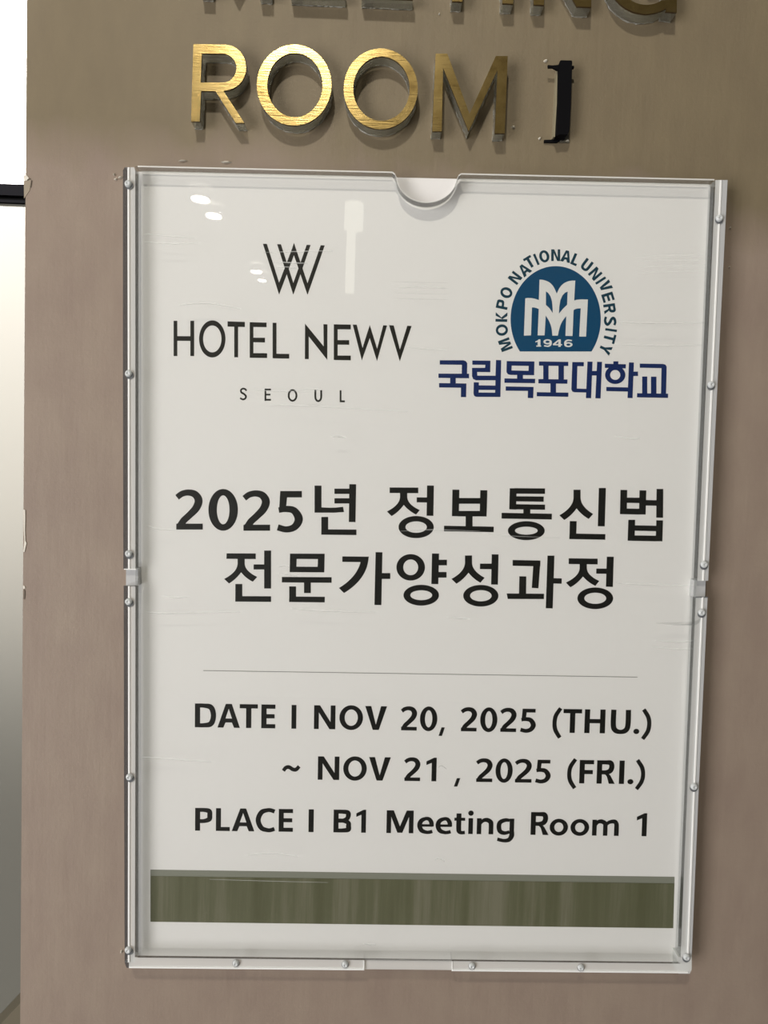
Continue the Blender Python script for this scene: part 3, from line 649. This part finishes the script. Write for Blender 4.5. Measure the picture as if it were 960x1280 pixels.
        st([(w_-20, 62, 12), (w_*.5, 63.5, 15), (w_*.2, 54, 18), (9.5, 35, 19), (w_*.2, 14, 18), (w_*.46, 6, 15), (w_-20, 12, 12)])
        R(w_-20, 10, w_, 70); st([(w_-10, 12, 20), (w_-10, -6, 20), (w_*.72, -23, 17), (w_*.42, -27, 14), (4, -21, 14)])
def line_of_text(name, items, base0, xb0, slope, cap, m):
    p = Print()
    for ch, x0, x1 in items:
        by = base0+slope*((x0+x1)/2-xb0); u = cap/100.0
        lean = 0.0
        # upright strokes follow the perspective of the sheet
        xm = (x0+x1)/2; sx = -0.0430*(xm-172)/(867-172)
        p.f = (lambda x, y, x0=x0, by=by, u=u, sx=sx: (x0+x*u-(-y*u)*(-sx)*-1*-1, by-y*u+slope*(x*u-(x1-x0)/2)))
        glyph(p, ch, (x1-x0)/u)
    return p.build(name, m, sheet)
line_of_text('date_line', [('D', 243.5, 270), ('A', 271.8, 299.8), ('T', 299.4, 322.1), ('E', 326.5, 344), ('I', 364.2, 370.2), ('N', 392.3, 419), ('O', 424.0, 453.5), ('V', 456, 483.3),
    ('2', 501.3, 520.8), ('0', 524.6, 546.3), (',', 548.3, 556), ('2', 576, 595.6), ('0', 599.8, 621.3), ('2', 625.3, 645), ('5', 650.2, 669.6), ('(', 690.2, 701.7), ('T', 703.5, 726.7),
    ('H', 730.2, 756), ('U', 762.9, 787.7), ('.', 791.5, 798.9), (')', 801.6, 813.5)], 909.2, 257, 0.0150, 29.7, M_INK)
line_of_text('second_date_line', [('~', 352.9, 374.6), ('N', 397.1, 423.9), ('O', 428.8, 458.2), ('V', 460.8, 488), ('2', 505.4, 525), ('1', 532.5, 545.3), (',', 567.5, 575.2),
    ('2', 595.1, 615.2), ('0', 619.0, 640.4), ('2', 643.6, 664.2), ('5', 669, 688.1), ('(', 708.6, 720.3), ('F', 723.8, 741.7), ('R', 745.5, 768.3), ('I', 773.4, 779.8), ('.', 784.1, 791.6), (')', 793.9, 805.8)],
    974.8, 410, 0.0139, 29.2, M_INK)
line_of_text('place_line', [('P', 243.8, 265.2), ('L', 269.8, 287.2), ('A', 289.6, 317.9), ('C', 319.4, 343.3), ('E', 348.2, 366), ('I', 385.5, 391.9), ('B', 416.7, 438.6), ('1', 445, 457.2), ('M', 482.9, 516.6),
    ('e', 521.5, 541.7), ('e', 544.4, 564.6), ('t', 567.5, 581), ('i', 584.0, 592.0), ('n', 595.7, 616.2), ('g', 620.6, 642.3), ('R', 663, 685.6), ('o', 686.7, 709.6), ('o', 712.7, 736), ('m', 739.8, 772.9), ('1', 795.2, 807.9)],
    1038.4, 254, 0.0124, 28.4, M_INK)

# ---- heading, first line
p = Print()
def digit(ch, x0, x1, yt_, yb2):
    u = (yb2-yt_)/100.0; p.f = lambda x, y: (x0+x*u, yb2-y*u); glyph(p, ch, (x1-x0)/u, 20, 16, 1.0)
digit('2', 220.3, 253.5, 612.2, 662.0); digit('0', 260.5, 297.4, 612.2, 662.4); digit('2', 304.3, 337.6, 613.3, 663.4); digit('5', 346.6, 378.9, 613.0, 664.6)
p.f = crop(340, 600, 6)
p.rect(319, 42, 371, 243); p.poly([(365, 205), (430, 208), (480, 207), (533, 201), (540, 240), (470, 245), (319, 245)])
p.rect(468, 65, 582, 104); p.rect(468, 137, 582, 176); p.poly([(580, 31), (631, 32), (626, 316), (576, 315)])
p.rect(370, 277, 421, 410); p.poly([(370, 370), (633, 372), (633, 413), (369, 410)])
def siot(p, xl, xr, yt_, lo, li, crotch, ri, ro, bend=0.55):
    """two curved legs under a short stem"""
    ym = yt_+(crotch[1]-yt_)*bend
    pts = [(xl, yt_)] + quad((xl, ym), (xl-4, (ym+lo[1])/2+6), lo, 7) + quad(li, ((li[0]+crotch[0])/2+8, (li[1]+crotch[1])/2+10), crotch, 6) + \
          quad(crotch, ((ri[0]+crotch[0])/2-8, (ri[1]+crotch[1])/2+10), ri, 6)[1:] + quad(ro, (xr+4, (ym+ro[1])/2+6), (xr, ym), 7) + [(xr, yt_)]
    p.poly(pts)
p.f = crop(480, 600, 6)
p.poly([(42, 56), (257, 57), (257, 99), (42, 97)]); siot(p, 120, 174, 92, (22, 236), (57, 271), (148, 187), (240, 259), (268, 226), 0.40)
p.poly([(245, 130), (325, 131), (325, 169), (245, 167)]); p.poly([(323, 41), (374, 42), (370, 269), (319, 268)]); p.ring(241, 353, 132, 83, 80, 43, 48)
p.poly([(513, 72), (565, 73), (561, 272), (509, 271)]); p.poly([(722, 76), (775, 77), (769, 274), (717, 273)]); p.rect(560, 135, 722, 178); p.rect(555, 232, 722, 273)
p.rect(612, 270, 664, 350); p.poly([(450, 343), (823, 350), (822, 391), (449, 384)])
p.f = crop(600, 600, 6)
p.poly([(223, 62), (275, 62), (270, 222), (219, 220)]); p.poly([(260, 61), (488, 63), (487, 104), (260, 102)]); p.poly([(260, 122), (478, 124), (477, 163), (260, 160)]); p.poly([(250, 181), (488, 185), (487, 223), (250, 220)])
p.rect(325, 218, 377, 256); p.poly([(162, 246), (539, 253), (538, 296), (161, 289)]); p.ring(347, 380, 138, 71, 85, 30, 48)
p.f = crop(690, 600, 6)
siot(p, 161, 214, 73, (55, 265), (92, 300), (184, 213), (275, 292), (308, 255), 0.45)
p.poly([(351, 60), (404, 60), (395, 348), (343, 347)]); p.poly([(133, 308), (185, 309), (181, 420), (130, 443)]); p.poly([(131, 401), (400, 406), (399, 448), (129, 443)])
p.poly([(513, 74), (564, 75), (560, 256), (509, 256)]); p.poly([(656, 77), (707, 78), (702, 259), (652, 258)]); p.poly([(560, 132), (656, 133), (655, 173), (560, 171)]); p.poly([(555, 214), (655, 216), (655, 259), (509, 256)])
p.poly([(702, 150), (785, 152), (784, 193), (702, 191)]); p.poly([(784, 67), (834, 67), (832, 283), (781, 282)])
p.poly([(572, 298), (623, 299), (619, 456), (567, 455)]); p.poly([(782, 302), (832, 303), (827, 460), (777, 459)]); p.poly([(618, 340), (785, 343), (784, 384), (618, 380)]); p.poly([(600, 415), (785, 418), (784, 460), (600, 456)])
p.build('heading_line', M_INK, sheet)
# ---- heading, second line
p = Print(crop(270, 680, 6))
p.poly([(79, 70), (298, 71), (298, 113), (78, 111)]); siot(p, 162, 215, 105, (61, 262), (98, 296), (188, 212), (276, 283), (309, 247), 0.42)
p.rect(282, 153, 364, 191); p.rect(361, 49, 413, 334); p.rect(145, 300, 197, 431); p.poly([(145, 391), (413, 392), (413, 434), (144, 432)])
p.poly([(555, 72), (815, 73), (812, 213), (552, 211)], [(605, 112), (603, 170), (762, 171), (764, 113)])
p.poly([(494, 247), (867, 249), (867, 291), (494, 288)]); p.rect(660, 288, 711, 368); p.rect(549, 318, 600, 435); p.poly([(549, 394), (816, 396), (815, 438), (548, 435)])
p.f = crop(410, 680, 6)
p.poly([(107, 93), (306, 95)] + quad((304, 110), (290, 265), (120, 368), 10) + quad((82, 330), (215, 250), (244, 136), 10) + [(107, 134)])
p.poly([(357, 61), (408, 62), (400, 458), (348, 457)]); p.rect(402, 218, 467, 262)
p.ring(620, 175, 107, 99, 56, 59, 48); p.poly([(780, 71), (833, 72), (827, 301), (775, 300)]); p.rect(828, 118, 892, 160); p.rect(826, 210, 889, 252); p.ring(699, 384, 133, 78, 82, 37, 48)
p.f = crop(550, 680, 6)
siot(p, 187, 240, 86, (86, 262), (123, 298), (213, 215), (303, 290), (334, 253), 0.45)
p.poly([(300, 147), (390, 147), (389, 189), (299, 188)]); p.poly([(388, 77), (439, 78), (434, 305), (383, 304)]); p.ring(306, 388, 132, 81, 81, 42, 48)
p.poly([(545, 120), (753, 124), (752, 168), (544, 163)]); p.poly([(700, 150), (753, 124), (738, 332), (688, 329)]); p.poly([(595, 242), (647, 243), (645, 380), (592, 380)]); p.poly([(500, 371), (780, 373), (779, 413), (508, 412)])
p.poly([(806, 87), (858, 87), (845, 483), (793, 482)]); p.poly([(850, 256), (913, 258), (912, 298), (849, 296)])
p.f = crop(640, 680, 6)
p.poly([(425, 107), (642, 110), (642, 153), (425, 150)]); siot(p, 507, 561, 140, (404, 289), (438, 325), (532, 244), (625, 314), (654, 277), 0.42)
p.poly([(632, 184), (710, 185), (709, 223), (631, 222)]); p.poly([(711, 95), (763, 96), (756, 322), (704, 320)]); p.ring(624, 407, 134, 81, 82, 42, 48)
p.build('second_heading_line', M_INK, sheet)

# ---- university name in navy
p = Print(crop(540, 440, 6))
p.poly([(58, 62), (235, 62), (252, 68), (264, 84), (262, 195), (222, 195), (224, 96), (58, 94)]); p.poly([(48, 162), (278, 163), (278, 197), (48, 194)]); p.rect(136, 190, 178, 240); p.poly([(53, 233), (258, 236), (256, 339), (216, 338), (217, 268), (53, 266)])
p.poly([(302, 64), (438, 65), (437, 151), (338, 150), (340, 177), (480, 178), (480, 212), (330, 212), (308, 202), (300, 180), (300, 119), (398, 119), (400, 96), (302, 95)])
p.poly([(480, 60), (519, 61), (513, 337), (330, 336), (316, 328), (311, 312), (313, 227), (352, 228), (351, 250), (475, 252), (476, 178)], [(350, 284), (350, 304), (473, 305), (474, 285)])
p.poly([(560, 68), (768, 71), (766, 174), (590, 172), (568, 166), (558, 150)], [(598, 102), (596, 138), (724, 141), (725, 104)]); p.rect(638, 170, 682, 205); p.poly([(543, 198), (774, 201), (773, 234), (543, 231)]); p.poly([(553, 258), (762, 262), (759, 346), (718, 345), (719, 292), (552, 290)])
p.f = crop(680, 440, 6)
p.poly([(-38, 71), (182, 74), (182, 105), (-38, 102)]); p.rect(-6, 100, 34, 208); p.rect(108, 102, 149, 210); p.poly([(-42, 203), (176, 206), (175, 238), (-42, 235)]); p.rect(48, 234, 90, 308); p.poly([(-54, 301), (183, 305), (182, 336), (-55, 332)])
p.poly([(212, 75), (299, 76), (298, 107), (250, 106), (246, 274), (322, 277), (321, 304), (228, 302), (212, 296), (205, 280)]); p.poly([(326, 72), (364, 73), (353, 347), (314, 346)]); p.rect(356, 142, 398, 176); p.poly([(398, 73), (435, 74), (424, 348), (385, 347)])
p.rect(520, 70, 557, 98); p.poly([(456, 88), (614, 92), (613, 123), (456, 119)]); p.ring(534, 172, 76, 68, 38, 37, 40); p.poly([(637, 78), (674, 79), (664, 346), (626, 345)]); p.rect(668, 147, 705, 180); p.poly([(467, 262), (645, 266), (644, 297), (467, 293)])
p.poly([(718, 87), (895, 90), (912, 96), (920, 110), (915, 322), (877, 322), (881, 121), (718, 118)]); p.rect(736, 184, 774, 316); p.rect(802, 185, 843, 318); p.poly([(698, 309), (931, 313), (930, 344), (697, 340)])
p.build('university_name', M_NAVY, sheet)

# ---- university emblem
cE = crop(600, 300, 5.0526)
emb = Print(cE)
th = math.degrees(math.asin((704-500)/335.0))
dome_pts = [(478+285*math.cos(math.radians(a)), 500+335*math.sin(math.radians(a))) for a in [th - (180+2*th)*i/60.0 for i in range(61)]]
emb.poly(dome_pts)
emblem = emb.build('emblem_dome', M_TEAL, sheet)
p = Print(crop(640, 335, 8.727), plane=Y_PAPER-0.00010)
p.poly([(130, 738), (145, 330), (170, 327), (210, 328), (255, 336), (293, 350), (300, 127)] + catmull([(300, 127), (345, 131), (410, 158), (455, 208), (488, 280)], 5)[1:] + catmull([(488, 280), (520, 215), (565, 168), (625, 142), (690, 137)], 5)[1:] +
       [(678, 355), (705, 347), (750, 342), (828, 343), (808, 748), (733, 748), (750, 440), (715, 442), (690, 449), (672, 458), (660, 742), (583, 740), (592, 525)] + catmull([(592, 525), (550, 580), (520, 650), (500, 738)], 4)[1:] + [(440, 738)] +
       catmull([(440, 738), (430, 650), (405, 580), (368, 520)], 4)[1:] + [(355, 735), (280, 735), (292, 448), (270, 438), (245, 431), (218, 430), (207, 735)],
       [(370, 255), (395, 272), (420, 310), (436, 360), (443, 430), (445, 492), (410, 440), (370, 402)], [(607, 257), (601, 402), (560, 440), (512, 498), (516, 420), (528, 350), (550, 300), (578, 270)])
o = p.build('emblem_figure', M_PWHITE, emblem)
p = Print(crop(640, 335, 8.727), plane=Y_PAPER-0.00010)
p.poly([(255, 800), (280, 790), (290, 778), (310, 778), (310, 845), (318, 845), (318, 858), (265, 858), (265, 845), (280, 845), (280, 805), (255, 812)])
p.ring(388, 805, 46, 28, 22, 13, 24); p.stroke([(422, 806, 24), (420, 835, 22), (395, 853, 16), (350, 848, 14)])
p.poly([(510, 778), (532, 778), (532, 830), (547, 830), (547, 843), (532, 843), (532, 860), (505, 860), (505, 843), (446, 843), (446, 828)], [(505, 800), (505, 830), (475, 830)])
p.ring(615, 836, 46, 27, 22, 12, 24); p.stroke([(581, 834, 24), (583, 806, 22), (608, 788, 16), (654, 792, 14)])
p.build('emblem_year', M_PWHITE, emblem)
p = Print()
ex, ey, ea, eb = 694.6, 399.0, 67.6, 78.0
for ch, x, y, gw in (('M', 631.7, 430.9, 14.5), ('O', 627.3, 412.6, 14.2), ('K', 626.8, 396.2, 12), ('P', 627.8, 380.6, 11), ('O', 632.9, 365.8, 13.2), ('N', 643.8, 347.4, 11.5), ('A', 655.5, 337.2, 13), ('T', 661.9, 327.6, 10.5),
                 ('I', 670.4, 324.3, 2.9), ('O', 680.3, 320.4, 12.5), ('N', 694.6, 319.0, 11.2), ('A', 707.8, 320.4, 12.5), ('L', 719.2, 324.5, 8.0), ('U', 733.4, 331.3, 11), ('N', 744, 342.2, 11.5), ('I', 750.8, 350.7, 2.9),
                 ('V', 757.0, 357.8, 12), ('E', 759.9, 371.6, 10.5), ('R', 762.0, 385.8, 11.8), ('S', 762.7, 401.5, 11.5), ('I', 763.8, 412.6, 2.9), ('T', 762.0, 422.8, 11.5), ('Y', 756.8, 436.4, 12)):
    a = math.atan2((x-ex)/ea**2, -(y-ey)/eb**2); ca, sa = math.cos(a), math.sin(a); u = 0.146
    def f(gx, gy, x=x, y=y, ca=ca, sa=sa, gw=gw, u=u):
        lx, ly = gx*u-gw/2, -(gy-50)*u
        return (x+lx*ca-ly*sa, y+lx*sa+ly*ca)
    p.f = f; glyph(p, ch, gw/u, 23, 20)
p.build('emblem_lettering', M_TEALTXT, sheet)
# ---- rule and colour band
p = Print(); p.stroke([(254, 838.2), (797, 846.4)], 0.9, smooth=False); p.build('thin_rule', M_LINE, sheet)
p = Print(); p.poly([(188, 1087), (843.3, 1096), (843.1, 1104.5), (188, 1095)]); p.build('grey_band', M_OLIVE_TOP, sheet)
p = Print(); p.poly([(188, 1094.8), (843.1, 1104.2), (841.6, 1160.3), (188, 1152.2)]); p.build('olive_band', M_OLIVE, sheet)

# ------------------------------------------------------------------ what the glossy sheet mirrors: spots in the ceiling behind the viewer
def downlight(x, y, r, label, glow=M_LAMP, group='ceiling spots behind the viewer'):
    root = empty('ceiling_spot', (x, y, CEIL)); tag(root, label, 'ceiling light', group)
    n = 20
    def ring(r0, r1, z0, z1): return [Vector((x+r_*math.cos(6.2832*i/n), y+r_*math.sin(6.2832*i/n), z)) for r_, z in ((r0, z0), (r1, z1)) for i in range(n)]
    link('housing', ring(r*1.5, r*1.05, CEIL-0.003, CEIL-0.008), [(i, (i+1) % n, n+(i+1) % n, n+i) for i in range(n)], M_WHITEWALL, root)
    d = (CAM-Vector((x, y, CEIL))).normalized(); q = Vector((0, 0, 1)).rotation_difference(d).to_matrix() if False else None
    # gimballed lamp head, turned towards the wall
    t = (Vector((0, 0, 1.55))-Vector((x, y, CEIL-0.03))).normalized(); u_ = t.cross(Vector((0, 0, 1))).normalized(); v_ = t.cross(u_)
    t = Vector((0, 0, -1)); u_ = Vector((1, 0, 0)); v_ = Vector((0, 1, 0))
    c = Vector((x, y, CEIL-0.03)); disc = [c+t*0.012+(u_*math.cos(6.2832*i/n)+v_*math.sin(6.2832*i/n))*r for i in range(n)]
    back = [c-t*0.02+(u_*math.cos(6.2832*i/n)+v_*math.sin(6.2832*i/n))*r*1.08 for i in range(n)]; rim = [c+t*0.013+(u_*math.cos(6.2832*i/n)+v_*math.sin(6.2832*i/n))*r*1.08 for i in range(n)]
    link('lens', disc, [tuple(range(n))], glow, root)
    link('lamp_head', rim+back, [(i, (i+1) % n, n+(i+1) % n, n+i) for i in range(n)], M_RAILBLK, root)
def reflect_at(px, py):
    a = P(px, py, YH); d = (a-CAM); d = Vector((d.x, -d.y, d.z)); t = (CEIL-0.03-a.z)/d.z; return a+d*t
for k, (px_, py_, r) in enumerate(((250, 244, 0.028), (267, 265.5, 0.026), (320, 336, 0.024), (327.5, 347, 0.020))):
    q = reflect_at(px_, py_)
    downlight(q.x, q.y, r, ('round ceiling spot mirrored as the topmost bright dot, above the double letter mark',
        'round ceiling spot mirrored as the lower of the two larger bright dots', 'ceiling spot mirrored as the upper small dot touching the double letter mark',
        'smallest ceiling spot, mirrored as the lowest dot by the double letter mark')[k])
# glowing tube added behind the viewer to put a pale band in the sheet
YP_ = -1.75
def reflect_back(px, py, yw=YP_):
    a = P(px, py, YH); d = (a-CAM); d = Vector((d.x, -d.y, d.z)); t = (yw-a.y)/d.y; return a+d*t
q0, q1, q2, q3 = reflect_back(431, 365), reflect_back(446, 252), reflect_back(430, 286), reflect_back(455, 254)
def rod(name, cx, z0, z1, rad, m, parent):
    n = 16; vs = [Vector((cx+rad*math.cos(6.2832*i/n), YP_+rad*math.sin(6.2832*i/n), z)) for z in (z0, z1) for i in range(n)]
    return link(name, vs, [(i, (i+1) % n, n+(i+1) % n, n+i) for i in range(n)]+[tuple(range(n)), tuple(range(n, 2*n))], m, parent)
cx_ = (q0.x+q1.x)/2
root = empty('added_glow_tube', (cx_, YP_, q0.z)); tag(root, 'slim glowing tube added behind the viewer to mirror a pale upright band in the notice', 'lamp')
rod('glowing_tube', cx_, q0.z, q2.z, abs(q1.x-q0.x)/2, M_PANEL, root)
rod('glow_cap', cx_+0.006, q2.z, min(q3.z, CEIL-0.03), abs(q3.x-q2.x)/2, M_PANEL, root)
rod('cord', cx_, min(q3.z, CEIL-0.03), CEIL, 0.003, M_RAILBLK, root)
